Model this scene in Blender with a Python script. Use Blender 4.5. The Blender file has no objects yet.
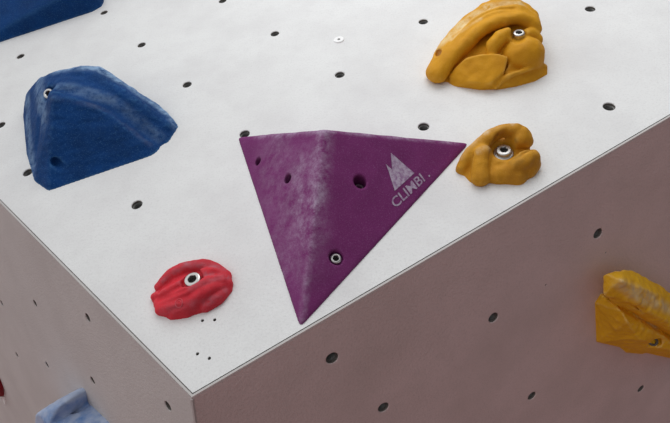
import bpy, bmesh, math, random
import numpy as np
from mathutils import Vector, Matrix, noise, Quaternion
from mathutils.bvhtree import BVHTree
random.seed(4)
S = bpy.context.scene
COL = S.collection

# ------------------------------------------------------------------ survey of the place
F = 536.5                                   # focal length in pixels of a 670x423 frame
PITCH = math.radians(-10)
CAM = Vector((0, 0, 1.6))
RGT = Vector((1, 0, 0))
FWD = Vector((0, math.cos(PITCH), math.sin(PITCH)))
UPV = RGT.cross(FWD)
def c2w(v):                                  # surveyed direction (right, down, forward) -> world direction
    return RGT * v[0] - UPV * v[1] + FWD * v[2]
def ray(px, py):
    return c2w(((px - 335) / F, (py - 211.5) / F, 1.0))

class Frame:
    """a flat wall face: point, normal, and two axes in the face"""
    def __init__(s, p, n):
        s.p = p.copy(); s.n = n.normalized()
        s.x = (RGT - s.n * RGT.dot(s.n)).normalized(); s.y = s.n.cross(s.x)
    def at(s, px, py, h=0.0):                # world point at height h above the face
        r = ray(px, py)
        t = (s.n.dot(s.p - CAM) + h) / s.n.dot(r)
        return CAM + r * t
    def matrix(s, o):
        m = Matrix((s.x, s.y, s.n)).transposed().to_4x4(); m.translation = o
        return m

CORNER = CAM + c2w((-0.11171882, 0.14480628, 0.41768698))
N_F = c2w((-0.15667165, -0.62966754, -0.76090261)).normalized()
FRONT = Frame(CORNER, N_F)
E1 = (FRONT.at(0, 203) - CORNER).normalized()
E2 = (FRONT.at(670, 117) - CORNER).normalized()
ZC = 0.41768698 * 1.03
d0 = ((195 - 335) / F * ZC, (423 - 211.5) / F * ZC, ZC)
E3 = (CAM + c2w(d0) - CORNER).normalized()
def facing(n):
    return -n if n.dot(CAM - CORNER) < 0 else n
RIGHT = Frame(CORNER, facing(E2.cross(E3)))
LEFT = Frame(CORNER, facing(E1.cross(E3)))

# ------------------------------------------------------------------ materials
def mat(name, col, rough=0.6, metal=0.0, spec=0.5):
    m = bpy.data.materials.new(name); m.use_nodes = True
    b = m.node_tree.nodes['Principled BSDF']
    b.inputs['Base Color'].default_value = (*col, 1); b.inputs['Roughness'].default_value = rough
    b.inputs['Metallic'].default_value = metal
    b.inputs['Specular IOR Level'].default_value = spec
    return m
class NT:
    def __init__(s, m): s.t = m.node_tree; s.b = s.t.nodes['Principled BSDF']
    def n(s, ty, **k):
        o = s.t.nodes.new(ty)
        for a, v in k.items(): setattr(o, a, v)
        return o
    def l(s, a, b): s.t.links.new(a, b)
    def noise(s, scale, detail=4, rough=.6, vec=None):
        o = s.n('ShaderNodeTexNoise'); o.inputs['Scale'].default_value = scale
        o.inputs['Detail'].default_value = detail; o.inputs['Roughness'].default_value = rough
        if vec is None:
            if not hasattr(s, 'tc'): s.tc = s.n('ShaderNodeTexCoord')
            vec = s.tc.outputs['Object']
        s.l(vec, o.inputs['Vector']); return o.outputs['Fac']
    def ramp(s, fac, stops):
        o = s.n('ShaderNodeValToRGB'); e = o.color_ramp.elements
        while len(e) < len(stops): e.new(.5)
        for i, (p, c) in enumerate(stops):
            e[i].position = p; e[i].color = (*c, 1) if len(c) == 3 else c
        s.l(fac, o.inputs['Fac']); return o.outputs['Color']
    def mix(s, fac, a, b, mode='MIX'):
        o = s.n('ShaderNodeMix', data_type='RGBA', blend_type=mode)
        for sock, v in ((o.inputs['Factor'], fac), (o.inputs[6], a), (o.inputs[7], b)):
            if hasattr(v, 'is_linked'): s.l(v, sock)
            elif isinstance(v, (int, float)): sock.default_value = v
            else: sock.default_value = (*v, 1)
        return o.outputs[2]
    def bump(s, h, dist, strength=1.0, prev=None):
        o = s.n('ShaderNodeBump'); o.inputs['Distance'].default_value = dist; o.inputs['Strength'].default_value = strength
        s.l(h, o.inputs['Height'])
        if prev is not None: s.l(prev, o.inputs['Normal'])
        return o.outputs['Normal']
    def math(s, op, a, b=0.0):
        o = s.n('ShaderNodeMath', operation=op, use_clamp=True)
        for k, v in enumerate((a, b)):
            if hasattr(v, 'is_linked'): s.l(v, o.inputs[k])
            else: o.inputs[k].default_value = v
        return o.outputs[0]

def paint(name, base, dirt, scratch, grain=1.0):
    m = mat(name, base, .75, 0, .3); t = NT(m)
    a = t.noise(9, 5, .6); b = t.noise(420, 2, .7); c = t.noise(45, 4, .65)
    col = t.mix(t.ramp(a, [(.42, (0, 0, 0)), (.72, (1, 1, 1))]), base, dirt)
    col = t.mix(t.ramp(c, [(.5, (0, 0, 0)), (.8, (.55, .55, .55))]), col, dirt)
    col = t.mix(t.ramp(b, [(.3, (.35, .35, .35)), (.5, (0, 0, 0))]), col, scratch)
    t.l(col, t.b.inputs['Base Color'])
    n = t.bump(t.noise(300, 3, .7), .0006 * grain, .55); n = t.bump(t.noise(1100, 2, .7), .0003, .5, n)
    t.l(n, t.b.inputs['Normal'])
    return m
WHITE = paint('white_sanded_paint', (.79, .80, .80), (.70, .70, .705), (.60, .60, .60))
SIDE_R = paint('shade_tinted_paint_right', (.71, .57, .565), (.62, .50, .49), (.50, .41, .405), 2.4)  # white paint with shade and reddish bounce put into its colour
SIDE_L = paint('shade_tinted_paint_left', (.57, .525, .515), (.51, .465, .455), (.43, .39, .385), 2.2)  # left face and corner trim: greyer mix of painted shade and bounce
EDGE = mat('bare_edge', (.52, .50, .49), .6)
SEAL = mat('dark_joint', (.30, .29, .28), .9)
STEEL = mat('zinc_steel', (.55, .55, .54), .38, 1.0)
DARKSTEEL = mat('dull_steel', (.17, .17, .165), .5, .6)
VOID = mat('hole_bottom', (.035, .03, .028), .95)
PLY = mat('drilled_plywood', (.17, .155, .14), .9)
PLASTIC = mat('white_plastic', (.92, .93, .93), .35)
SILVER = mat('silver_print', (.46, .38, .50), .6)
t = NT(SILVER)
t.l(t.mix(t.ramp(t.noise(260, 3, .7), [(.42, (0, 0, 0)), (.62, (1, 1, 1))]), (.46, .38, .50), (.28, .16, .30)), t.b.inputs['Base Color'])

def resin(name, base, light, dark, wear=.8, streak=None, rough=.65, bump=.5, edge=(.51, .60), grit=500, spec=.22):
    m = mat(name, base, rough, 0, spec); t = NT(m)
    g = t.n('ShaderNodeNewGeometry')
    w = t.ramp(g.outputs['Pointiness'], [(edge[0], (0, 0, 0)), (edge[1], (1, 1, 1))])
    nz = t.ramp(t.noise(70, 5, .7), [(.35, (0, 0, 0)), (.65, (1, 1, 1))])
    f = t.n('ShaderNodeMix', data_type='RGBA', blend_type='MULTIPLY'); f.inputs['Factor'].default_value = .6
    t.l(w, f.inputs[6]); t.l(nz, f.inputs[7])
    sc = t.mix(wear, (0, 0, 0), f.outputs[2])
    col = t.mix(t.ramp(t.noise(28, 5, .6), [(.35, (0, 0, 0)), (.7, (1, 1, 1))]), base, dark)
    col = t.mix(t.ramp(t.noise(grit, 2, .7), [(.55, (0, 0, 0)), (.8, (.5, .5, .5))]), col, light)
    col = t.mix(sc, col, light)
    t.l(col, t.b.inputs['Base Color'])
    n = t.bump(t.noise(160, 4, .65), .0012, bump); n = t.bump(t.noise(800, 2, .6), .0004, .5, n)
    t.l(n, t.b.inputs['Normal'])
    return m
YELLOW = resin('yellow_resin', (.66, .31, .007), (.84, .56, .14), (.54, .235, .006), grit=1600)
YELLOW_D = resin('ochre_resin', (.60, .28, .013), (.78, .48, .12), (.44, .19, .012), grit=1600)
YELLOW_B = resin('bright_yellow_resin', (.90, .50, .012), (.90, .68, .34), (.76, .38, .010), wear=.8, grit=1600)
BLUE = resin('blue_resin', (.003, .046, .19), (.10, .28, .52), (.003, .032, .13), wear=.9, grit=900, rough=.75, spec=.12)
BLUE_L = resin('chalky_blue_resin', (.05, .20, .52), (.42, .52, .72), (.03, .12, .40), wear=.9)
t = NT(BLUE_L); k = t.b.inputs['Base Color'].links[0].from_socket
t.l(t.mix(t.ramp(t.noise(24, 4, .6), [(.34, (0, 0, 0)), (.54, (.85, .85, .85))]), k, (.48, .55, .70)), t.b.inputs['Base Color'])
RED = resin('red_resin', (.68, .024, .042), (.60, .20, .24), (.48, .022, .038), wear=.55, grit=1500)
DARKRED = resin('dark_red_resin', (.28, .01, .02), (.34, .05, .06), (.2, .01, .015))

# ------------------------------------------------------------------ object helpers
def link(name, data, parent=None, mw=None):
    o = bpy.data.objects.new(name, data); COL.objects.link(o)
    if mw is not None: o.matrix_world = mw
    if parent: o.parent = parent
    return o
def tag(o, label=None, cat=None, group=None, kind=None):
    for k, v in (('label', label), ('category', cat), ('group', group), ('kind', kind)):
        if v: o[k] = v
    return o
def mesh_from(name, verts, faces, m, smooth=False):
    me = bpy.data.meshes.new(name); me.from_pydata([tuple(v) for v in verts], [], [tuple(f) for f in faces])
    me.materials.append(m)
    if smooth: me.polygons.foreach_set('use_smooth', [True] * len(me.polygons))
    me.update(); return me
def bm_mesh(name, bm, m, smooth=False):
    bmesh.ops.recalc_face_normals(bm, faces=bm.faces)
    me = bpy.data.meshes.new(name); bm.to_mesh(me); bm.free(); me.materials.append(m)
    if smooth: me.polygons.foreach_set('use_smooth', [True] * len(me.polygons))
    return me

# ------------------------------------------------------------------ panels with drilled holes
def panel(name, fr, outline, holes, m, thick=.018, mitre=.022):
    """outline: world points; holes: (world point, radius)"""
    O = outline[0]; mw = fr.matrix(O); inv = mw.inverted()
    loc = [(inv @ p).xy for p in outline]
    cen = sum(loc, Vector((0, 0))) / len(loc)
    bm = bmesh.new()
    def loop(pts, z):
        vs = [bm.verts.new((p[0], p[1], z)) for p in pts]
        return vs, [bm.edges.new((vs[i], vs[(i + 1) % len(vs)])) for i in range(len(vs))]
    ov, oe = loop(loc, 0); edges = list(oe); rims = []
    for p, r in holes:
        c = inv @ p; k = 28 if r > .004 else 12
        # the drilled rim is slightly countersunk
        v, e = loop([(c.x + r * 1.08 * math.cos(2 * math.pi * i / k), c.y + r * 1.08 * math.sin(2 * math.pi * i / k)) for i in range(k)], 0)
        edges += e; rims.append((v, c, r, k))
    bmesh.ops.triangle_fill(bm, use_beauty=True, use_dissolve=False, edges=edges)
    for v, c, r, k in rims:
        prev = v
        for rr, z in ((r * .98, -.0008), (r * .97, -thick)):
            nv = [bm.verts.new((c.x + rr * math.cos(2 * math.pi * i / k), c.y + rr * math.sin(2 * math.pi * i / k), z)) for i in range(k)]
            for i in range(k): bm.faces.new((prev[i], prev[(i + 1) % k], nv[(i + 1) % k], nv[i])).material_index = 1 if z < -.001 else 0
            prev = nv
        bm.faces.new(prev).material_index = 1
    n = len(loc)
    bk = []
    for p in loc:
        q = p + (cen - p).normalized() * mitre * 1.5
        bk.append(bm.verts.new((q.x, q.y, -thick - .001)))
    for i in range(n): bm.faces.new((ov[i], ov[(i + 1) % n], bk[(i + 1) % n], bk[i]))
    bm.faces.new(bk)
    bmesh.ops.recalc_face_normals(bm, faces=bm.faces)
    me = bm_mesh(name, bm, m); me.materials.append(PLY)
    o = link(name, me, None, mw); o['kind'] = 'structure'
    return o

def insert_mesh():
    bm = bmesh.new(); k = 28; rings = []
    prof = [(.0057, -.0030), (.0046, -.0032)]
    z = -.0032
    while z > -.0165:
        prof += [(.0050, z - .0005), (.0046, z - .0010)]; z -= .0010
    prof += [(.0057, -.0168)]
    for r, z in prof:
        rings.append([bm.verts.new((r * math.cos(2 * math.pi * i / k), r * math.sin(2 * math.pi * i / k), z)) for i in range(k)])
    rings.append(rings[0])
    for a, b in zip(rings, rings[1:]):
        for i in range(k): bm.faces.new((a[i], a[(i + 1) % k], b[(i + 1) % k], b[i]))
    return bm_mesh('threaded_insert', bm, DARKSTEEL)
INSERT = insert_mesh()
def drill(fr, pts, r=.006):
    return [(fr.at(*p), r) for p in pts]
def inserts(wall, fr, pts, size=1.0):
    inv = wall.matrix_world.inverted()
    for p in pts:
        o = link('threaded_insert', INSERT, wall); o.matrix_parent_inverse = Matrix.Identity(4)
        o.location = inv @ fr.at(*p); o.scale = (size, size, 1); o['label'] = 'dull steel threaded insert inside the bolt hole'

front_holes = [(20.4, 56.2), (141.5, 44.8), (274.8, 33.6), (423.3, 21.6), (590.3, 8.8), (103.9, 12.5), (222.5, .8),
               (187, 84.5), (339.7, 74.6), (244.6, 133.8), (423.6, 126.5), (609.3, 106.4), (136.8, 204.6), (27.7, 172.3), (.6, 125)]
front_pins = [(202.4, 320.5), (214.6, 319.8), (197.4, 353.8), (209.3, 358.2)]
right_holes = [(332.3, 358.4), (383.6, 407.6), (598.2, 233.6), (493.6, 317.8), (532, 396), (641, 388.8)]
right_pins = [(606, 252.5), (546, 285)]
left_holes = [(92.6, 380.6), (167.8, 406.2), (87.7, 317.8), (35, 303.4), (1.8, 303.4), (47, 364.8), (17, 355)]

ins = .0029
A1, B1 = E1, E2
# inward shift so the front panel keeps clear of its two edge strips
def inward(e, o):                            # direction in the front face, square to edge e, towards o
    w = o - e * o.dot(e); return w.normalized()
w1, w2 = inward(E1, E2), inward(E2, E1)
def off(point, d1, d2):                      # point pushed d1 from edge E1 and d2 from edge E2
    s = math.sin(E1.angle(E2)); return point + E2 * (d1 / s) + E1 * (d2 / s)
c0 = off(CORNER, ins, ins)
LA, LB = 1.30, 1.45
front = panel('wall_front', FRONT, [c0, c0 + E2 * LB, c0 + E2 * LB + E1 * LA, c0 + E1 * LA],
              drill(FRONT, front_holes) + drill(FRONT, front_pins, .0014), WHITE)
def drop(p):                                 # follow the undercut down to the floor
    return p + E3 * (p.z / -E3.z)
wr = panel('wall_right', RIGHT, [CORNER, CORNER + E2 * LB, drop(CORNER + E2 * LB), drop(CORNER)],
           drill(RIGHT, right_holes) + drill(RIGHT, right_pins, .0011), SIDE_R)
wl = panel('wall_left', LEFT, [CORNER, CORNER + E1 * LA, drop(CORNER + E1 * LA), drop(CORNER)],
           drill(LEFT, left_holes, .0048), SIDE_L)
inserts(front, FRONT, front_holes); inserts(wr, RIGHT, right_holes); inserts(wl, LEFT, left_holes, .8)
tag(front, 'pale sanded front panel facing up with the holds on it')

def bar(name, p, q, sec, m, parent=None):
    """sec: cross-section offsets as world vectors"""
    n = len(sec); V = [p + s for s in sec] + [q + s for s in sec]
    Fc = [[i, (i + 1) % n, n + (i + 1) % n, n + i] for i in range(n)] + [list(range(n)), list(range(n, 2 * n))]
    bm = bmesh.new(); vs = [bm.verts.new(v) for v in V]
    for f in Fc: bm.faces.new([vs[i] for i in f])
    return link(name, bm_mesh(name, bm, m), parent)
for k, (e, w, L, nn) in enumerate(((E1, w1, LA, LEFT.n), (E2, w2, LB, RIGHT.n))):
    n = N_F
    sec = [w * .0021 - n * .0001, w * .0004 - n * .0001 + nn * .0001, n * -.0016 + nn * .0006, w * .0006 - n * .006, w * .0021 - n * .006]
    o = bar('trim_%d' % (k + 1), CORNER - e * 0.0, CORNER + e * L, sec, EDGE); o['kind'] = 'structure'
    s2 = [w * .0021 - n * .0012, w * .0036 - n * .0012, w * .0036 - n * .004, w * .0021 - n * .004]
    bar('joint_filler', CORNER + w * .0, CORNER + e * L, s2, SEAL, o)
nn = (RIGHT.n + LEFT.n).normalized(); sd = E3.cross(nn).normalized()
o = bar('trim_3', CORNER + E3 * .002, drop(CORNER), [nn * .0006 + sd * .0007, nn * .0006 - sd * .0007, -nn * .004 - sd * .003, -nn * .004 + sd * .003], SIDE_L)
o['kind'] = 'structure'

# padded floor far below, brick red
FLOOR = mat('red_mat', (.30, .11, .10), .8); t = NT(FLOOR)
t.l(t.mix(t.noise(3, 4), (.38, .17, .15), (.30, .13, .12)), t.b.inputs['Base Color'])
bm = bmesh.new(); bmesh.ops.create_grid(bm, x_segments=2, y_segments=2, size=5)
fl = link('floor', bm_mesh('floor', bm, FLOOR)); fl['kind'] = 'structure'; fl.location = (0, 1, 0)

# ------------------------------------------------------------------ sculpting with distance fields
class Sculpt:
    def __init__(s, fr, origin, lo_px=None, res=.0015):
        s.fr = fr; s.o = fr.at(*origin); s.mw = fr.matrix(s.o); s.inv = s.mw.inverted(); s.res = res; s.f = None
        s.pts = []
    def L(s, p):                              # (px, py, h) on this face -> local point
        return np.array(s.inv @ s.fr.at(*p))
    def view(s, k=.7):                        # direction leaning from the normal towards a viewer in front
        v = (s.inv.to_3x3() @ (CAM - s.o)).normalized() * k + Vector((0, 0, 1 - k)); return tuple(v.normalized())
    def grid(s, lo, hi):
        r = s.res
        s.lo = np.array(lo); n = np.ceil((np.array(hi) - s.lo) / r).astype(int) + 1
        s.X, s.Y, s.Z = np.meshgrid(*[(s.lo[k] + np.arange(n[k]) * r).astype(np.float32) for k in range(3)], indexing='ij', sparse=False)
        s.f = np.full(s.X.shape, 1.0, np.float32)
    def bounds(s, pxs, m=.008):
        P = np.array([s.L(p) for p in pxs]); lo = P.min(0) - m; hi = P.max(0) + m
        lo[2] = -4 * s.res; s.grid(lo, hi)
    # primitives
    def hull(s, pts, feet=False):
        P = [s.L(p) for p in pts]
        if feet: P += [np.array((p[0], p[1], 0.0)) for p in P]
        bm = bmesh.new(); vs = [bm.verts.new(p) for p in P]
        bmesh.ops.convex_hull(bm, input=vs); bm.normal_update()
        c = np.mean(P, 0); pl = []
        for f in bm.faces:
            if f.calc_area() < 1e-9: continue
            n = np.array(f.normal); q = np.array(f.calc_center_median())
            if n @ (q - c) < 0: n = -n
            if n[2] < -.9: continue            # open towards the wall, the cut at the back closes it
            d = n @ q
            if all(abs(d - e) > 2e-4 or n @ m < .9995 for m, e in pl): pl.append((n, d))
        bm.free()
        f = None
        for n, d in pl:
            g = n[0] * s.X + n[1] * s.Y + n[2] * s.Z - d
            f = g if f is None else np.maximum(f, g)
        return f.astype(np.float32)
    def chain(s, pts, rad):
        """rounded cones through px points (px,py,h) with radii in metres"""
        P = [s.L(p) for p in pts]; out = None; rad = list(rad)
        if len(P) > 2:                        # smooth curve through the points
            E = [2 * P[0] - P[1]] + P + [2 * P[-1] - P[-2]]; P2 = []; R2 = []
            for i in range(1, len(E) - 2):
                for u in (0, .25, .5, .75):
                    a, b, c, d = E[i - 1:i + 3]
                    P2.append(.5 * (2 * b + (c - a) * u + (2 * a - 5 * b + 4 * c - d) * u * u + (3 * b - a - 3 * c + d) * u ** 3))
                    R2.append(rad[i - 1] + (rad[i] - rad[i - 1]) * u)
            P, rad = P2 + [P[-1]], R2 + [rad[-1]]
        if len(P) == 1: P = P * 2; rad = [rad[0]] * 2
        for a, b, ra, rb in zip(P, P[1:], rad, rad[1:]):
            ab = b - a; L2 = max(ab @ ab, 1e-12)
            tt = np.clip(((s.X - a[0]) * ab[0] + (s.Y - a[1]) * ab[1] + (s.Z - a[2]) * ab[2]) / L2, 0, 1)
            d = np.sqrt((s.X - a[0] - tt * ab[0]) ** 2 + (s.Y - a[1] - tt * ab[1]) ** 2 + (s.Z - a[2] - tt * ab[2]) ** 2) - (ra + (rb - ra) * tt)
            out = d if out is None else np.minimum(out, d)
        return out
    def blob(s, c, r, rot=0.0, tilt=0.0):
        """ellipsoid: radii along the face x', y' and normal; rot in the face, tilt about x'"""
        c = s.L(c); a = math.radians(rot); b = math.radians(tilt)
        x, y, z = s.X - c[0], s.Y - c[1], s.Z - c[2]
        u = x * math.cos(a) + y * math.sin(a); v = -x * math.sin(a) + y * math.cos(a)
        v, w = v * math.cos(b) + z * math.sin(b), -v * math.sin(b) + z * math.cos(b)
        k = np.sqrt((u / r[0]) ** 2 + (v / r[1]) ** 2 + (w / r[2]) ** 2)
        k2 = np.sqrt((u / r[0] ** 2) ** 2 + (v / r[1] ** 2) ** 2 + (w / r[2] ** 2) ** 2) + 1e-9
        return k * (k - 1) / k2
    def shaft(s, c, r, axis=None, bottom=True):
        """open-ended cylinder going outwards from point c"""
        c = s.L(c); ax = np.array((0, 0, 1.0)) if axis is None else np.array(axis) / np.linalg.norm(axis)
        x, y, z = s.X - c[0], s.Y - c[1], s.Z - c[2]
        w = x * ax[0] + y * ax[1] + z * ax[2]
        q = np.sqrt(np.maximum(x * x + y * y + z * z - w * w, 0)) - r
        return np.maximum(q, -w) if bottom else q
    def add(s, g, k=0.0):
        if k <= 0: s.f = np.minimum(s.f, g); return s
        h = np.maximum(k - np.abs(s.f - g), 0) / k
        s.f = np.minimum(s.f, g) - h * h * k * .25; return s
    def cut(s, g, k=0.0):
        g = -g
        if k <= 0: s.f = np.maximum(s.f, g); return s
        h = np.maximum(k - np.abs(s.f - g), 0) / k
        s.f = np.maximum(s.f, g) + h * h * k * .25; return s
    def blur(s, n=1):
        for _ in range(n):
            for ax in range(3):
                p = np.pad(s.f, [(1, 1) if a == ax else (0, 0) for a in range(3)], mode='edge')
                sl = lambda i: tuple(slice(i, i + s.f.shape[ax]) if a == ax else slice(None) for a in range(3))
                s.f = (.25 * p[sl(0)] + .5 * p[sl(1)] + .25 * p[sl(2)]).astype(np.float32)
        return s
    def build(s, name, m, rough=(), cutbase=True, parent=None, seed=0.0):
        f = np.maximum(s.f, -s.Z - .8 * s.res) if cutbase else s.f
        f = np.pad(f[1:-1, 1:-1, 1:-1], 1, constant_values=.01)
        V, Q = surface_nets(f)
        V = V * s.res + s.lo
        me = mesh_from(name, V, Q, m, True)
        if rough:
            co = np.empty(len(me.vertices) * 3, np.float32); me.vertices.foreach_get('co', co); co = co.reshape(-1, 3)
            no = np.empty(len(me.vertices) * 3, np.float32); me.vertices.foreach_get('normal', no); no = no.reshape(-1, 3)
            for sc, amp, dirn in rough:       # dirn stretches the noise along an axis
                d = np.array([amp * noise.noise(Vector((p[0] * sc * dirn[0] + seed, p[1] * sc * dirn[1], p[2] * sc * dirn[2]))) for p in co])
                d *= np.clip(co[:, 2] / .004, 0, 1)
                co = co + no * d[:, None]
            me.vertices.foreach_set('co', co.astype(np.float32).ravel()); me.update()
        s.me = me
        return link(name, me, parent, None if parent else s.mw)

def surface_nets(f):
    inside = f < 0
    nx, ny, nz = f.shape
    cx, cy, cz = nx - 1, ny - 1, nz - 1
    cnt = np.zeros((cx, cy, cz), np.float32); acc = np.zeros((cx, cy, cz, 3), np.float32)
    offs = [(i, j, k) for i in (0, 1) for j in (0, 1) for k in (0, 1)]
    for a in offs:
        for ax in range(3):
            if a[ax] == 1: continue
            b = list(a); b[ax] = 1
            fa = f[a[0]:a[0] + cx, a[1]:a[1] + cy, a[2]:a[2] + cz]; fb = f[b[0]:b[0] + cx, b[1]:b[1] + cy, b[2]:b[2] + cz]
            m = (fa < 0) != (fb < 0)
            tt = np.where(m, fa / np.where(m, fa - fb, 1), 0)
            for d in range(3):
                acc[..., d] += np.where(m, a[d] + (tt if d == ax else 0), 0)
            cnt += m
    act = cnt > 0
    idx = np.full(act.shape, -1, np.int64); idx[act] = np.arange(act.sum())
    base = np.argwhere(act)
    V = base + acc[act] / cnt[act][:, None]
    Q = []
    for ax in range(3):
        sl0 = [slice(None)] * 3; sl1 = [slice(None)] * 3; sl0[ax] = slice(0, -1); sl1[ax] = slice(1, None)
        a = inside[tuple(sl0)]; b = inside[tuple(sl1)]
        for flip, mk in ((False, a & ~b), (True, ~a & b)):
            e = np.argwhere(mk); u, v = [(1, 2), (2, 0), (0, 1)][ax]
            e = e[(e[:, u] > 0) & (e[:, v] > 0) & (e[:, u] < f.shape[u] - 1) & (e[:, v] < f.shape[v] - 1)]
            def g(du, dv):
                q = e.copy(); q[:, u] -= du; q[:, v] -= dv
                return idx[q[:, 0], q[:, 1], q[:, 2]]
            q = np.stack([g(1, 1), g(0, 1), g(0, 0), g(1, 0)], 1)
            Q.append(q[:, ::-1] if flip else q)
    return V, np.concatenate(Q).tolist()

# ------------------------------------------------------------------ bolts
def bolt_mesh(name, R, H, hexr, washer=None):
    bm = bmesh.new(); k = 30
    def ring(r, z, hexa=False):
        out = []
        for i in range(k):
            a = 2 * math.pi * i / k; rr = r
            if hexa: rr = r / math.cos((a % (math.pi / 3)) - math.pi / 6)
            out.append(bm.verts.new((rr * math.cos(a), rr * math.sin(a), z)))
        return out
    prof = []
    if washer: prof += [(washer, 0, 0), (washer, .0012, 0), (washer - .0008, .0016, 0), (R + .0006, .0016, 0)]
    else: prof += [(R, 0, 0)]
    prof += [(R, .0017 if washer else .0005, 0), (R, H - .0012, 0), (R - .0005, H - .0004, 0), (R - .0014, H, 0), (hexr + .0006, H, 0), (hexr, H - .0006, 1), (hexr * .97, H - .0045, 1)]
    rs = [ring(*p) for p in prof]
    for a, b in zip(rs, rs[1:]):
        for i in range(k): bm.faces.new((a[i], a[(i + 1) % k], b[(i + 1) % k], b[i]))
    bm.faces.new(rs[-1]); bm.faces.new(rs[0][::-1])
    me = bm_mesh(name, bm, STEEL); me.materials.append(VOID)
    for p in me.polygons:
        if p.center.z < H - .0035 and (p.center.xy.length < hexr): p.material_index = 1
    return me
def put_bolt(parent, sc, p, R=.0085, H=.008, hexr=.0042, washer=None, axis=(0, 0, 1), down=0.0, label=None):
    o = link('bolt', bolt_mesh('bolt', R, H, hexr, washer), parent)
    q = Vector((0, 0, 1)).rotation_difference(Vector(axis).normalized())
    o.rotation_mode = 'QUATERNION'; o.rotation_quaternion = q
    o.location = Vector(sc.L(p)) - Vector(axis).normalized() * down
    if label: o['label'] = label
    return o

# chalk rubbed on the ridge and painted light on the left facet: distance to a line in the object's own space
def dist_line(t, a, b, r0, r1):
    sb = t.n('ShaderNodeVectorMath', operation='SUBTRACT'); t.l(t.tc.outputs['Object'], sb.inputs[0]); sb.inputs[1].default_value = a
    d = Vector(b) - Vector(a); L = d.length; d = d / L
    dt = t.n('ShaderNodeVectorMath', operation='DOT_PRODUCT'); t.l(sb.outputs[0], dt.inputs[0]); dt.inputs[1].default_value = d
    cl = t.n('ShaderNodeClamp'); t.l(dt.outputs['Value'], cl.inputs['Value']); cl.inputs['Max'].default_value = L
    sc = t.n('ShaderNodeVectorMath', operation='SCALE'); sc.inputs[0].default_value = d; t.l(cl.outputs[0], sc.inputs['Scale'])
    s2 = t.n('ShaderNodeVectorMath', operation='SUBTRACT'); t.l(sb.outputs[0], s2.inputs[0]); t.l(sc.outputs[0], s2.inputs[1])
    ln = t.n('ShaderNodeVectorMath', operation='LENGTH'); t.l(s2.outputs[0], ln.inputs[0])
    mr = t.n('ShaderNodeMapRange', interpolation_type='SMOOTHSTEP'); t.l(ln.outputs['Value'], mr.inputs['Value'])
    mr.inputs['From Min'].default_value = r0; mr.inputs['From Max'].default_value = r1
    mr.inputs['To Min'].default_value = 1; mr.inputs['To Max'].default_value = 0
    return mr.outputs['Result']
def chalk(m, sc, lines, colour, scale=60, seed=0):
    """worn and chalked streaks along lines given as ((px,py,h), (px,py,h), inner radius, outer radius, strength)"""
    t = NT(m); t.tc = t.n('ShaderNodeTexCoord'); k = t.b.inputs['Base Color'].links[0].from_socket
    mp = t.n('ShaderNodeMapping'); mp.inputs['Location'].default_value = (seed, seed, 0); t.l(t.tc.outputs['Object'], mp.inputs['Vector'])
    n1 = t.ramp(t.noise(scale, 5, .7, mp.outputs[0]), [(.34, (0, 0, 0)), (.62, (1, 1, 1))])
    for a, b, r0, r1, st in lines:
        d = dist_line(t, tuple(sc.L(a)), tuple(sc.L(b)), r0, r1)
        k = t.mix(t.math('MULTIPLY', t.math('MULTIPLY', d, n1), st), k, colour)
    t.l(k, t.b.inputs['Base Color'])
# ================================================================== PURPLE VOLUME
pv = Sculpt(FRONT, (325, 190), res=.0013)
HP = .066
APEX = (323.5, 129.5, HP); pA = (237.5, 137.5, .001); pB = (470, 143.5, .001); pD = (300, 329, .001)
pv.bounds([(237, 137, 0), (469, 143, 0), (300, 328, 0), APEX, (300, 180, 0), (380, 180, 0)], .006)
g = pv.hull([APEX, pA, pB, pD, (237.5, 137.5, -.02), (470, 143.5, -.02), (300, 329, -.02)])
pv.add(g); pv.blur(4)
def facet(fr, P):                            # world plane through three points
    a, b, c = P; n = (b - a).cross(c - a).normalized()
    return a, (n if n.dot(CAM - a) > 0 else -n)
wp = [FRONT.at(*q) for q in (APEX, pA, pB, pD)]
fl_, fr_ = facet(FRONT, (wp[0], wp[1], wp[3])), facet(FRONT, (wp[0], wp[2], wp[3]))
def on_facet(fc, px, py, lift=0.0):
    r = ray(px, py); tt = fc[1].dot(fc[0] - CAM) / fc[1].dot(r)
    return CAM + r * tt + fc[1] * lift
def cut_facet_hole(fc, px, py, r, depth):
    p = pv.inv @ on_facet(fc, px, py); n = np.array(pv.inv.to_3x3() @ fc[1])
    ax = np.array((0, 0, 1.0)) * .55 + n * .45; ax /= np.linalg.norm(ax)
    c = np.array(p) - ax * depth
    x, y, z = pv.X - c[0], pv.Y - c[1], pv.Z - c[2]
    w = x * ax[0] + y * ax[1] + z * ax[2]
    q = np.sqrt(np.maximum(x * x + y * y + z * z - w * w, 0)) - r
    pv.cut(np.maximum(q, -w), .001)
    return c, ax
cut_facet_hole(fl_, 257.5, 161, .0042, .015); cut_facet_hole(fl_, 287.5, 178, .0045, .018)
c1 = cut_facet_hole(fr_, 360, 181.5, .0062, .016); c2 = cut_facet_hole(fr_, 336, 257.5, .0062, .0055)
PURPLE = mat('purple_textured_resin', (.165, .022, .15), .75, 0, .2); t = NT(PURPLE)
tcn = t.n('ShaderNodeTexCoord'); t.tc = tcn
g0 = t.noise(900, 2, .7)
col = t.mix(t.ramp(t.noise(30, 4), [(.3, (0, 0, 0)), (.7, (1, 1, 1))]), (.185, .027, .145), (.155, .022, .12))
col = t.mix(t.ramp(g0, [(.52, (0, 0, 0)), (.75, (.35, .35, .35))]), col, (.36, .16, .36))
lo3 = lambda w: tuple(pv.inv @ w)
nzA = t.ramp(t.noise(75, 6, .75), [(.36, (0, 0, 0)), (.62, (1, 1, 1))])
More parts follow.
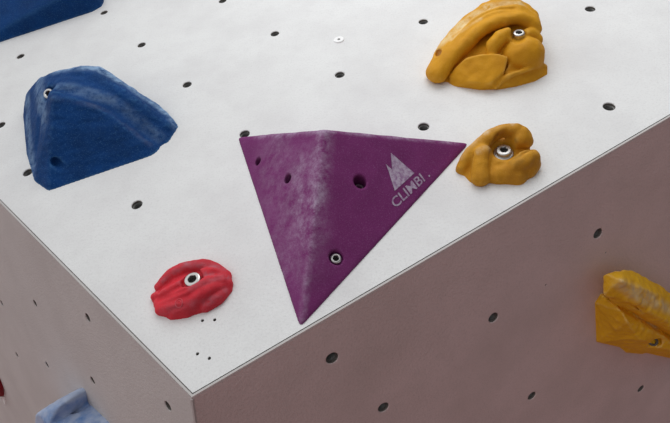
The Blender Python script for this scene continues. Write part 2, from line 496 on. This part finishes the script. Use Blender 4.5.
nzB = t.ramp(t.noise(330, 4, .7), [(.30, (.25, .25, .25)), (.62, (1, 1, 1))])
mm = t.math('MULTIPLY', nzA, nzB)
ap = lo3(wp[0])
for a, b, r0, r1, st in ((ap, lo3(on_facet(fl_, 316, 200)), .001, .016, .50), (lo3(on_facet(fl_, 305, 165)), lo3(on_facet(fl_, 306, 225)), .004, .030, .34), (lo3(on_facet(fl_, 275, 150)), lo3(on_facet(fl_, 290, 260)), .006, .05, .20),  # wide last streak paints light onto the left facet; others are chalk
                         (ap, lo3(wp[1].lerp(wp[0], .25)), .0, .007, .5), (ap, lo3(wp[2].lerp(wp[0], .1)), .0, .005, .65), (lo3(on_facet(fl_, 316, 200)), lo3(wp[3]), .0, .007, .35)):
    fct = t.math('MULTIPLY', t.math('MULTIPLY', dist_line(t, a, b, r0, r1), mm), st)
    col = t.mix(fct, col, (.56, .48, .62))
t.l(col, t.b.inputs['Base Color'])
n = t.bump(t.noise(700, 3, .7), .0006, .6); t.l(n, t.b.inputs['Normal'])
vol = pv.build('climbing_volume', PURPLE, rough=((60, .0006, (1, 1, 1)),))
tag(vol, 'large purple triangular pyramid volume with a silver mountain print on its right facet', 'climbing volume')
for (c, ax), dn, hx in ((c1, .0, .0028), (c2, -.0008, .0024)):
    b = link('bolt', bolt_mesh('bolt', .0052 if dn == 0 else .0048, .0045, hx), vol)
    b.rotation_mode = 'QUATERNION'; b.rotation_quaternion = Vector((0, 0, 1)).rotation_difference(Vector(ax)); b.location = Vector(c)
# printed logo on the right facet, draped on the sculpted surface
BV = BVHTree.FromPolygons([v.co.copy() for v in pv.me.vertices], [tuple(p.vertices) for p in pv.me.polygons])
nl = (pv.inv.to_3x3() @ fr_[1]).normalized()
def drape(p, lift=.00035):
    h = BV.ray_cast(p + nl * .02, -nl, .05)[0]
    return (h if h else p) + nl * lift
def decal(name, polys):                      # polys: lists of local points forming flat faces
    bm = bmesh.new()
    for P in polys: bm.faces.new([bm.verts.new(p) for p in P])
    bmesh.ops.triangulate(bm, faces=bm.faces[:])
    for _ in range(0): pass
    bmesh.ops.subdivide_edges(bm, edges=bm.edges[:], cuts=3, use_grid_fill=True)
    for v in bm.verts: v.co = drape(v.co)
    me = bpy.data.meshes.new(name); bm.to_mesh(me); bm.free(); me.materials.append(SILVER)
    return link(name, me, vol)
LF = lambda x, y: pv.inv @ on_facet(fr_, x, y)
d = decal('mountain_emblem', [[LF(390.5, 152.8), LF(414.2, 173.2), LF(394.5, 191), LF(389.0, 172.5), LF(385.5, 164), LF(392.0, 169.5)]])
d['label'] = 'faded silver two-peaked mountain print'
cu = bpy.data.curves.new('lettering', 'FONT'); cu.body = 'CLIMBI .'; cu.size = 1; cu.resolution_u = 3; cu.offset = .012
tmp = bpy.data.objects.new('lettering', cu); COL.objects.link(tmp)
bpy.context.view_layer.update()
tm = bpy.data.meshes.new_from_object(tmp.evaluated_get(bpy.context.evaluated_depsgraph_get()))
bpy.data.objects.remove(tmp); bpy.data.curves.remove(cu)
xs = [v.co.x for v in tm.vertices]; ys = [v.co.y for v in tm.vertices]
x0, x1, y0, y1 = min(xs), max(xs), min(ys), max(ys)
P0, P1, P2 = LF(395.8, 208.5), LF(430.5, 176.0), LF(389.6, 200.5)
for v in tm.vertices:
    a, b = (v.co.x - x0) / (x1 - x0), (v.co.y - y0) / (y1 - y0)
    v.co = drape(P0 + (P1 - P0) * a + (P2 - P0) * b)
tm.materials.clear(); tm.materials.append(SILVER); tm.name = 'lettering'
link('lettering', tm, vol)['label'] = 'small silver capital letters under the mountain print'

# ================================================================== BLUE HOLD (upper left)
BLUE_W = BLUE.copy(); BLUE_W.name = 'worn_blue_resin'
b1 = Sculpt(FRONT, (95, 135), res=.0018)
b1.bounds([(24, 190, 0), (26, 100, 0), (181, 124, 0), (49, 191, 0), (60, 70, .06), (54, 97, .066), (120, 80, .05), (150, 110, 0), (60, 88, 0)], .012)
b1.add(b1.hull([(49, 190.5, 0), (153, 154.5, 0), (100, 173, 0), (168, 142, 0), (179, 125, 0), (35, 181, 0), (27, 153, 0), (24.5, 106, .006),
                (53, 98, .0622), (80, 99, .055), (109, 108, .042), (134, 126, .0232), (151, 146, .0054),
                (27, 92, .020), (39, 77, .038), (48, 84, .055), (62, 70, .052), (82, 66, .054), (101, 66.5, .050), (120, 78, .039), (154, 102, .015), (169, 113, .007),
                (95, 106, 0), (150, 114, 0), (40, 110, 0)]))
b1.cut(b1.chain([(60, 87, .062), (86, 91, .0585), (109, 101, .048), (132, 117, .032), (152, 134, .0145), (163, 144, .005)], [.007, .0115, .0135, .0135, .0105, .007]), .004)   # long scooped channel
b1.cut(b1.chain([(30, 160, .012), (33, 130, .030), (37, 108, .044), (43, 96, .055)], [.006, .008, .008, .006]), .008)
b1.cut(b1.chain([(70, 72, .062), (92, 72, .061), (112, 80, .053), (136, 96, .036), (160, 111, .020)], [.004, .005, .006, .006, .004]), .006)
b1.add(b1.chain([(56, 79, .046), (84, 77, .0475), (116, 91.5, .0385), (141, 109.5, .0235), (167, 126.5, .0045)], [.0065, .0075, .0080, .0080, .0060]), .005)
b1.f -= .0006
b1.blur(2)
b1.cut(b1.shaft((50, 94.5, .047), .0085, axis=(0, -.5, .85)), .003)
b1.cut(b1.chain([(49, 90, .057), (47.5, 83, .062), (46, 76, .064)], [.0075, .0075, .007]), .004)
b1.cut(b1.chain([(55.5, 161.5, .017), (63, 170.5, .0145)], [.0048, .0056]), .002)
chalk(BLUE_W, b1, [((60, 71, .052), (100, 67, .052), .002, .016, .95), ((100, 67, .052), (121, 79, .040), .002, .014, .95), ((121, 79, .04), (168, 113, .008), .001, .010, .9),
                  ((60, 88, .056), (110, 97, .046), .003, .012, .32), ((110, 97, .046), (158, 136, .008), .003, .011, .25), ((168, 114, .006), (178, 126, .0), .002, .014, .6),
                  ((27, 96, .02), (32, 176, .0), .002, .014, .55), ((40, 80, .04), (38, 120, .045), .004, .018, .55)], (.26, .40, .60), 90, 1.3)
chalk(BLUE_W, b1, [((53, 99, .060), (109, 109, .040), .0, .006, .5), ((109, 109, .04), (150, 145, .006), .0, .006, .4)], (.10, .11, .17), 60, 3)
o = b1.build('climbing_hold', BLUE_W, rough=((40, .0014, (1, 1, 1)), (120, .0008, (.3, 1, 1)), (240, .0005, (1, 1, 1))), seed=3)
tag(o, 'big blue wedge-shaped hold with a scooped ridge, left of the purple volume', 'climbing hold')
put_bolt(o, b1, (50, 94.5, .047), R=.0062, H=.004, hexr=.003, axis=(0, -.5, .85))

# ================================================================== DARK BLUE VOLUME (top left corner)
b2 = Sculpt(FRONT, (40, 10), res=.003)
b2.bounds([(-60, 62, 0), (104, 8, 0), (-50, -20, 0), (60, -30, 0), (0, -60, .09), (100, 0, .03)], .02)
b2.add(b2.hull([(-60, 62, 0), (0, 40.5, 0), (50, 24.5, 0), (82, 13, 0), (93, 11.5, 0), (101.5, 5, .002), (104, -2, .002), (60, -30, 0), (-50, -10, 0),
                (-40, -60, .085), (20, -62, .08), (86, -16, .040), (97, -6, .020), (-70, 0, .05)]))
b2.f -= .0006
b2.blur(2)
o = b2.build('climbing_hold', BLUE, rough=((25, .002, (1, 1, 1)),), seed=8)
tag(o, 'huge dark blue hold cut off by the top left corner of the photo', 'climbing hold')

# ================================================================== LARGE YELLOW HOLD
y1 = Sculpt(FRONT, (488, 60), res=.0011)
y1.bounds([(424, 80, 0), (549, 74, 0), (490, 91, 0), (505, -2, .05), (540, 10, .03), (480, 20, 0)], .008)
y1.add(y1.hull([(428, 76, 0), (450, 83, 0), (544, 74, 0), (535, 80, 0), (440, 60, 0), (536, 45, 0), (480, 89, 0), (500, 88, 0), (455, 50, .018), (500, 22, .034), (530, 25, .032), (540, 50, .016), (500, 45, .030), (470, 55, .018)]))
# long curved back slab: outer rim, middle and a sharper front lip
y1.add(y1.chain([(434, 72, .007), (445, 52, .015), (461, 33, .024), (479, 18.5, .031), (499, 10.5, .035), (516, 10.5, .034), (529, 18, .028)], [.0095, .0105, .011, .012, .0125, .012, .0100]), .002)
y1.add(y1.chain([(439, 74, .010), (451, 59, .020), (467, 43, .031), (484, 28.5, .041), (503, 20.5, .045), (519, 18.5, .044), (532, 23.5, .036), (536, 29, .030)], [.0085, .0085, .0080, .0072, .0068, .0068, .0072, .0066]), .004)
y1.add(y1.chain([(437, 73, .010), (448, 55.5, .019), (464, 38, .029), (481.5, 23.5, .038), (501, 15.5, .0415), (518, 14.5, .0405), (531, 20.5, .034)], [.0092, .0096, .0098, .0098, .0098, .0096, .0088]), .006)
y1.add(y1.chain([(486, 12, .022), (503, 7, .026), (513, 8, .024)], [.0110, .0120, .010]), .004)
y1.cut(y1.chain([(478, 47, .042), (492, 37, .050), (508, 31, .054), (524, 30.5, .053), (536, 35, .046)], [.0055, .0075, .0075, .0065, .005]), .003)   # recess beneath the lip
# front lobes
y1.add(y1.hull([(449.5, 83.5, 0), (455, 86.5, 0), (480, 90, 0), (497, 89.5, 0), (449, 76, .008), (456, 66, .018), (466, 58, .025), (480, 54, .030), (498, 53.5, .031), (508, 57, .028), (505, 70, .020), (470, 82, .010), (490, 84, .011), (470, 70, 0), (495, 70, 0)]), .0015)
y1.add(y1.chain([(492, 53, .026), (494, 46, .031), (500, 38.5, .036), (507, 34, .038)], [.0062, .0085, .0085, .006]), .002)
y1.add(y1.chain([(512, 39, .036), (530, 34, .032), (537, 40, .024)], [.004, .006, .0065]), .004)
y1.add(y1.hull([(500, 60, .018), (515, 58, .018), (505, 80, .006), (515, 80, .004), (500, 75, .010), (510, 70, 0), (500, 85, 0)]), .002)
y1.add(y1.blob((522, 57, .016), (.024, .020, .022), -8, 0), .001)
y1.add(y1.hull([(497, 90, 0), (503, 88, 0), (517, 86.5, 0), (535, 81.5, 0), (548, 74, 0), (548, 67, .004), (541, 60, .013), (526, 57, .020), (512, 59, .023), (508, 66, .019), (506, 74, .014), (505, 84, .006), (520, 76, .010), (540, 70, .008), (520, 66, 0), (540, 68, 0)]), .0012)
y1.add(y1.chain([(496, 87.5, .004), (504, 79, .011), (515, 73.5, .0145), (527, 70, .015), (536, 65.5, .0135), (545, 66, .006)], [.0022, .0026, .0026, .0026, .0026, .0022]), .002)
for yy, hh in ((0, .0), (4.5, .0025), (9.0, .006)):                                        # strata lines on the back slab
    y1.cut(y1.chain([(437, 58 + yy, .026 + hh), (452, 37 + yy, .0345 + hh), (472, 17 + yy, .0425 + hh), (494, 5.5 + yy, .0475 + hh), (514, 3.5 + yy, .048 + hh)], [.0018] * 5), .0025)
y1.cut(y1.shaft((518.5, 37, .034), .0085), .003)
y1.cut(y1.chain([(518.5, 35, .042), (515, 30, .050)], [.0085, .0065]), .003)
y1.cut(y1.shaft((440, 54, .016), .0046, axis=(-.3, -.8, .75)), .002)
y1.f -= .0002; y1.blur(1)
chalk(YELLOW, y1, [((441, 46, .022), (461, 25, .036), .002, .012, .75), ((461, 25, .036), (488, 8, .045), .002, .013, .8), ((488, 8, .045), (520, 5, .045), .002, .011, .7),
                  ((452, 40, .03), (480, 20, .045), .001, .005, .6), ((437, 64, .012), (446, 48, .02), .002, .008, .5)], (.82, .66, .36), 80, 2)
o = y1.build('climbing_hold', YELLOW, rough=((45, .0012, (1, 1, 1)), (130, .0007, (1, 1, 1))), seed=11)
tag(o, 'large lobed yellow hold at the top, above the purple volume\'s right tip', 'climbing hold')
put_bolt(o, y1, (518.5, 36.5, .034), R=.0062, H=.0055, hexr=.0031)

# ================================================================== SMALL YELLOW HOLD
y2 = Sculpt(FRONT, (500, 165), res=.0009)
y2.bounds([(454, 172, 0), (541, 165, 0), (482, 191, 0), (512, 122, .03), (530, 185, 0)], .006)
y2.add(y2.hull([(459, 170, 0), (470, 182, 0), (504, 183.5, 0), (519, 184.5, 0), (531, 177, 0), (536, 168, 0), (528, 152, 0), (475, 160, 0),
                (480, 150, .015), (500, 160, .016), (525, 160, .014), (510, 172, .010)]))
y2.add(y2.hull([(470, 160, .004), (480, 146, .012), (495, 137, .015), (515, 134, .014), (526, 142, .010), (529, 150, .006), (536, 160, .006), (520, 172, .006), (500, 172, .006), (480, 160, .0), (500, 150, 0), (528, 152, 0), (534, 168, 0)]))
y2.cut(y2.blob((503, 146, .0245), (.0125, .013, .0125)), .003)
y2.add(y2.chain([(461.5, 168, .003), (472, 153.5, .012), (485, 141, .020), (499, 133.5, .024), (512, 130.5, .025), (522, 134, .022), (526, 141, .016)], [.0058, .0068, .007, .007, .0068, .0068, .0064]), .004)
y2.add(y2.chain([(520, 139, .020), (511, 144, .012)], [.007, .007]), .003)
y2.add(y2.chain([(482.5, 153, .017), (480.5, 166, .011), (480.5, 177, .005)], [.0080, .0086, .0092]), .002)       # ear-shaped flap
y2.add(y2.chain([(514, 166, .012), (524, 160.5, .014), (531.5, 157.5, .012)], [.0072, .0085, .0078]), .002)
y2.add(y2.chain([(528, 169, .004), (532, 164, .006)], [.0085, .0085]), .003)
y2.add(y2.chain([(498, 175, .004), (506, 174, .005), (517, 176, .003)], [.0088, .0088, .0090]), .003)
y2.cut(y2.chain([(507, 164, .021), (518, 156, .0225), (531, 150, .018)], [.0018, .0022, .0020]), .0015)
y2.cut(y2.chain([(490, 152, .020), (490.5, 168, .014), (491, 186, .005)], [.0016, .0018, .0018]), .0015)
y2.cut(y2.chain([(475.5, 154, .017), (472, 168, .010), (469.5, 183, .002)], [.0014, .0016, .0016]), .0015)
y2.cut(y2.chain([(511, 183, .006), (513, 174, .018)], [.0018, .0018]), .002)
y2.cut(y2.shaft((503.4, 153.4, .0095), .0104), .002)
y2.cut(y2.chain([(503.4, 150, .018), (503, 145, .025)], [.0098, .0098]), .002)
y2.cut(y2.blob((503.2, 142, .021), (.0085, .0065, .0065)), .004)
y2.f -= .0002
y2.blur(1)
chalk(YELLOW_D, y2, [((464, 158, .01), (486, 134, .026), .001, .006, .7), ((486, 134, .026), (512, 125.5, .029), .001, .005, .7), ((512, 125.5, .029), (528, 130, .022), .001, .005, .6),
                    ((479, 150, .024), (487, 149, .022), .001, .006, .5)], (.74, .62, .42), 90, 5)
chalk(YELLOW_D, y2, [((490, 150, .02), (498, 138, .024), .001, .006, .8), ((498, 138, .024), (514, 140, .024), .001, .006, .8), ((512, 162, .018), (530, 150, .018), .001, .005, .6), ((515, 164, .02), (534, 155, .018), .001, .004, .6),
                    ((524, 128, .026), (529, 142, .018), .001, .004, .6)], (.30, .17, .035), 120, 7)
o = y2.build('climbing_hold', YELLOW_D, rough=((60, .0010, (1, 1, 1)), (170, .0006, (1, 1, 1))), seed=21)
tag(o, 'small ochre yellow hold with a bowl around its bolt, touching the purple volume\'s right tip', 'climbing hold')
put_bolt(o, y2, (503.4, 153.6, .0095), R=.0075, H=.0055, hexr=.0034, washer=.0094)

# ================================================================== RED HOLD
r1 = Sculpt(FRONT, (192, 292), res=.0008)
r1.bounds([(149, 300, 0), (236, 280, 0), (190, 322, 0), (190, 257, .02), (200, 270, 0)], .006)
r1.add(r1.hull([(153, 303, 0), (160, 314, 0), (172, 319.5, 0), (188, 317, 0), (206, 312, 0), (219, 305, 0), (229, 294, 0), (232.5, 282, 0), (229, 274, .0), (218, 267, 0), (190, 270, 0), (168, 278, 0), (155, 292, 0),
                (175, 283, .010), (190, 275, .013), (208, 273, .013), (222, 277, .009), (205, 290, .014), (180, 300, .011), (200, 300, .010), (165, 303, .006)]))
S_ = lambda P, R, k=.0025: r1.add(r1.chain(P, R), k)
S_([(158.5, 286.5, .003), (170, 275.5, .006), (186, 268, .008), (203, 265.5, .008), (216, 268, .006), (226, 276, .003)], [.0042, .0052, .0056, .0056, .0052, .0050])
S_([(155, 297, .002), (170, 290.5, .009), (184, 282, .012), (196, 276, .012), (212, 272, .010), (226, 279, .004)], [.0038, .0045, .0048, .0046, .0046, .0040])
S_([(158, 304, .002), (172, 299, .007), (188, 291, .012), (204, 283.5, .013), (218, 279, .010), (229, 284, .003)], [.0042, .0055, .0056, .0050, .0042, .0040])
S_([(162, 309.5, .001), (176, 308, .005), (190, 304, .006), (200, 296, .010), (213, 288, .010), (226, 286, .004)], [.0058, .0068, .0068, .0056, .0046, .0042])
S_([(173, 315, .000), (187, 312, .001)], [.0045, .0052])
S_([(206, 306, .0015), (217, 298, .003), (227, 289.5, .0015)], [.0060, .0066, .0050], .0012)
for P in ([(160, 289, .010), (172, 281, .0150), (186, 274, .0175), (204, 270, .0175), (218, 272, .0135)],
          [(176, 293, .0165), (192, 286, .020), (206, 278, .020), (222, 276, .014)],
          [(158, 300, .008), (172, 294, .0155)],
          [(196, 309, .012), (203, 299, .016), (214, 291, .0165), (229, 287, .009)], [(167, 317, .004), (170, 311, .0098), (183, 306, .0126)]):
    r1.cut(r1.chain(P, [.0022] * len(P)), .0022)
r1.cut(r1.shaft((194.4, 282.2, .0072), .0098), .002)
r1.cut(r1.shaft((163.8, 289.6, .004), .0029, axis=(-.1, -.6, .9)), .001)
r1.blur(1)
chalk(RED, r1, [((160, 283, .008), (186, 264, .013), .0, .005, .6), ((186, 264, .013), (224, 268, .010), .0, .005, .7), ((196, 273, .016), (228, 277, .008), .0, .005, .7), ((190, 288, .017), (220, 277, .014), .0, .005, .5),
                ((162, 312, .006), (196, 303, .013), .0, .006, .4), ((206, 303, .008), (226, 291, .006), .0, .006, .6), ((158, 292, .006), (180, 281, .015), .0, .004, .4)], (.42, .15, .19), 150, 3)
o = r1.build('climbing_hold', RED, rough=((70, .0009, (1, 1, 1)), (200, .0005, (1, 1, 1))), seed=31)
tag(o, 'flat oval red hold with long grooves, lower left of the purple volume', 'climbing hold')
put_bolt(o, r1, (194.4, 282.4, .0078), R=.0074, H=.0060, hexr=.0036)
# small raised ring mark moulded in the red hold
BR = BVHTree.FromPolygons([v.co.copy() for v in r1.me.vertices], [tuple(p.vertices) for p in r1.me.polygons])
c = Vector(r1.L((179, 303, .012)))
def tube(name, pts, r, m, parent, closed=False):
    bm = bmesh.new(); k = 6; rs = []; n = len(pts)
    for i, p in enumerate(pts):
        a = pts[(i - 1) % n] if (closed or i) else p; b = pts[(i + 1) % n] if (closed or i < n - 1) else p
        tg = (b - a).normalized(); u = tg.cross(Vector((0, 0, 1))).normalized(); w = u.cross(tg)
        rs.append([bm.verts.new(p + (u * math.cos(2 * math.pi * j / k) + w * math.sin(2 * math.pi * j / k)) * r) for j in range(k)])
    for a, b in zip(rs, rs[1:] + ([rs[0]] if closed else [])):
        for j in range(k): bm.faces.new((a[j], a[(j + 1) % k], b[(j + 1) % k], b[j]))
    return link(name, bm_mesh(name, bm, m, True), parent)
def down(x, y):
    h = BR.ray_cast(Vector((x, y, .05)), Vector((0, 0, -1)))[0]; return h if h else Vector((x, y, .01))
ringp = [down(c.x + .0032 * math.cos(a * math.pi / 10), c.y + .0036 * math.sin(a * math.pi / 10)) for a in range(20)]
mark = tube('moulded_mark', ringp, .0005, RED, o, True)
tube('inner_curl', [down(c.x + .0016 * math.cos(a), c.y + .0018 * math.sin(a)) for a in [k * .5 for k in range(9)]], .0004, RED, mark)

# ================================================================== YELLOW HOLD ON THE RIGHT FACE
y3 = Sculpt(RIGHT, (645, 330), res=.0013)
y3.bounds([(595, 342, 0), (684, 350, 0), (660, 358, 0), (610, 290, 0), (640, 262, .05), (684, 300, .05), (684, 290, 0), (684, 370, 0)], .010)
y3.add(y3.hull([(604.5, 291, .030), (612, 276.5, .030), (623, 270.5, .026), (634, 271.5, .024), (657, 284, .026), (680, 299, .030), (684, 330, .02),
                (605, 294, .030), (640, 305, .046), (668, 322, .050), (684, 340, .05), (622, 281, .040), (650, 292, .042), (612, 300, 0), (640, 292, 0), (684, 320, 0), (680, 350, .0), (632, 320, 0)]))
y3.cut(y3.chain([(618, 279, .043), (632, 284, .047), (646, 290, .0475), (660, 299, .047), (680, 308, .046)], [.0025, .0035, .004, .0045, .004]), .004)
y3.add(y3.hull([(597.5, 303.6, .003), (603.5, 296, .004), (596.5, 341.5, 0), (612, 343, 0), (621, 311, .030), (627, 322, .036), (638, 338.5, .038), (664, 337, .042), (684, 355, .042),
                (661, 323, .018), (645, 311, .014), (684, 340, .02), (625, 300, .006), (621, 342, .006), (640, 330, 0), (680, 360, 0)]), 0)
y3.add(y3.hull([(621, 340, .006), (626, 352, 0), (642, 353.5, 0), (660, 347, .001), (664, 338, .018), (640, 338, .020), (630, 330, 0), (655, 335, 0)]), .001)
y3.cut(y3.chain([(622, 313, .035), (628, 323, .0395), (638, 336, .042)], [.0018, .0022, .0018]), .003)
y3.cut(y3.chain([(604, 297, .034), (622, 302, .040), (645, 311, .040), (668, 327, .042)], [.0014, .002, .0024, .0024]), .002)
y3.f -= .0003
y3.cut(y3.shaft((652.5, 341, .030), .0078, axis=y3.view()), .002)
y3.f -= .0003
chalk(YELLOW_B, y3, [((618, 284, .042), (648, 298, .047), .003, .013, .75), ((648, 298, .047), (690, 315, .048), .003, .012, .7), ((634, 312, .024), (652, 325, .030), .002, .012, .75)], (.58, .50, .38), 45, 4)
o = y3.build('climbing_hold', YELLOW_B, rough=((50, .0014, (1, 1, 1)), (150, .0010, (1, 1, 1))), seed=41)
tag(o, 'angular rock-like yellow hold on the shaded right face, cut by the frame edge', 'climbing hold')
put_bolt(o, y3, (652.5, 341, .030), R=.0056, H=.004, hexr=.003, axis=y3.view(), label='dark recessed bolt').data.materials[0] = DARKSTEEL

# ================================================================== PALE BLUE HOLD ON THE LEFT FACE
b3 = Sculpt(LEFT, (80, 425), res=.0016)
lobe1 = [(78, 388.5, 0), (88, 403, 0), (35, 413.5, .049), (48, 425, .046), (60, 406, .030), (30, 440, .050), (75, 392.5, .010)]
lobe2 = [(89, 404, 0), (97, 413, 0), (104, 421.5, 0), (114, 436, 0), (70, 416, .022), (56, 425, .040), (46, 427, .048), (84, 440, .030), (60, 445, .045), (40, 446, .050)]
b3.bounds([p for p in lobe1 + lobe2], .014)
b3.add(b3.hull(lobe1, True))
b3.add(b3.hull(lobe2, True), 0)
b3.cut(b3.chain([(89, 404, .001), (67, 421, .027), (46, 437, .052)], [.0030, .0034, .0034]), .001)
b3.cut(b3.chain([(84, 397, .005), (60, 413, .036), (40, 424, .052)], [.003, .004, .004]), .006)
b3.blur(2)
o = b3.build('climbing_hold', BLUE_L, rough=((50, .0014, (1, 1, 1)), (160, .0007, (1, 1, 1))), seed=51)
tag(o, 'chalky pale blue hold on the left face, cut by the bottom of the frame', 'climbing hold')

# ================================================================== DARK RED HOLD AT THE LEFT BORDER
r2 = Sculpt(LEFT, (2, 390), res=.002)
rp_ = [(0, 385, .0), (4.2, 396, .0), (-3, 392, .012), (-5, 376, .006), (-16, 384, .022), (-10, 400, .018)]
r2.bounds(rp_, .012)
r2.add(r2.hull(rp_, True))
r2.blur(1)
o = r2.build('climbing_hold', DARKRED, rough=((60, .0008, (1, 1, 1)),), seed=61)
tag(o, 'dark red hold just entering the left border of the photo', 'climbing hold')
tp = [LEFT.at(1.6, 397.2, .0006), LEFT.at(4.2, 397, .0006), LEFT.at(5.6, 404.5, .0006), LEFT.at(4.2, 404, .0006)]
bm = bmesh.new(); vs = [bm.verts.new(p) for p in tp]; f = bm.faces.new(vs)
ex = bmesh.ops.extrude_face_region(bm, geom=[f]); bmesh.ops.translate(bm, vec=-LEFT.n * .0006, verts=[v for v in ex['geom'] if isinstance(v, bmesh.types.BMVert)])
o = link('tape_strip', bm_mesh('tape_strip', bm, PLASTIC))
tag(o, 'tiny white tape strip under the dark red hold at the left border', 'tape')

# ================================================================== WHITE WASHER ON THE FRONT PANEL
def washer():
    bm = bmesh.new(); k = 32; rs = []
    for r, z in ((.0068, 0), (.0068, .0008), (.0062, .0014), (.0024, .0014), (.0019, .0010)):
        rs.append([bm.verts.new((r * math.cos(2 * math.pi * i / k), r * math.sin(2 * math.pi * i / k), z)) for i in range(k)])
    for a, b in zip(rs, rs[1:]):
        for i in range(k): bm.faces.new((a[i], a[(i + 1) % k], b[(i + 1) % k], b[i]))
    bm.faces.new(rs[0][::-1]); return bm
wo = link('washer', None, None, FRONT.matrix(FRONT.at(339, 40)))
wo.empty_display_size = .01
link('disc', bm_mesh('disc', washer(), PLASTIC), wo)
bm = bmesh.new(); bmesh.ops.create_cone(bm, cap_ends=True, segments=20, radius1=.0019, radius2=.0017, depth=.0009)
bmesh.ops.translate(bm, vec=(0, 0, .00065), verts=bm.verts)
link('screw', bm_mesh('screw', bm, DARKSTEEL), wo)
tag(wo, 'small white round washer with a dark screw, above the purple volume', 'washer')

# ------------------------------------------------------------------ light
w = bpy.data.worlds.new('sky'); S.world = w; w.use_nodes = True; nt = w.node_tree
bg = nt.nodes['Background']
tc = nt.nodes.new('ShaderNodeTexCoord')
dt = nt.nodes.new('ShaderNodeVectorMath'); dt.operation = 'DOT_PRODUCT'; dt.inputs[1].default_value = Vector((-.80, -.15, .58)).normalized()
nt.links.new(tc.outputs['Generated'], dt.inputs[0])
rp = nt.nodes.new('ShaderNodeValToRGB'); e = rp.color_ramp.elements
mr = nt.nodes.new('ShaderNodeMapRange'); mr.inputs['From Min'].default_value = -1; mr.inputs['From Max'].default_value = 1
nt.links.new(dt.outputs['Value'], mr.inputs['Value']); nt.links.new(mr.outputs[0], rp.inputs['Fac'])
e[0].position = .10; e[0].color = (.05, .045, .045, 1); e[1].position = 1.0; e[1].color = (.90, .90, .90, 1)
m_ = e.new(.5); m_.color = (.22, .22, .225, 1)
m_ = e.new(.75); m_.color = (.43, .43, .435, 1)
nt.links.new(rp.outputs['Color'], bg.inputs['Color']); bg.inputs['Strength'].default_value = 1.2
al = bpy.data.lights.new('falloff_lamp', 'AREA'); al.shape = 'DISK'; al.size = .8; al.energy = 5.0; al.color = (1, 1, 1)  # added unseen lamp close above, for the front panel's brightness falloff
lo = bpy.data.objects.new('falloff_lamp', al); COL.objects.link(lo)
aim = FRONT.at(495, 100)
lo.location = aim + Vector((-.12, -.06, .97)).normalized() * .95
lo.rotation_mode = 'QUATERNION'; lo.rotation_quaternion = Vector((0, 0, 1)).rotation_difference(lo.location - aim)

# ------------------------------------------------------------------ camera
cd = bpy.data.cameras.new('camera'); cam = bpy.data.objects.new('camera', cd); COL.objects.link(cam)
cd.sensor_fit = 'HORIZONTAL'; cd.sensor_width = 36; cd.lens = 36 * F / 670; cd.clip_start = .01
cam.location = CAM; cam.rotation_euler = (math.pi / 2 + PITCH, 0, 0)
S.camera = cam
S.view_settings.view_transform = 'Standard'; S.view_settings.look = 'None'; S.view_settings.gamma = 1
S.view_settings.use_curve_mapping = False; S.view_settings.exposure = 0.0
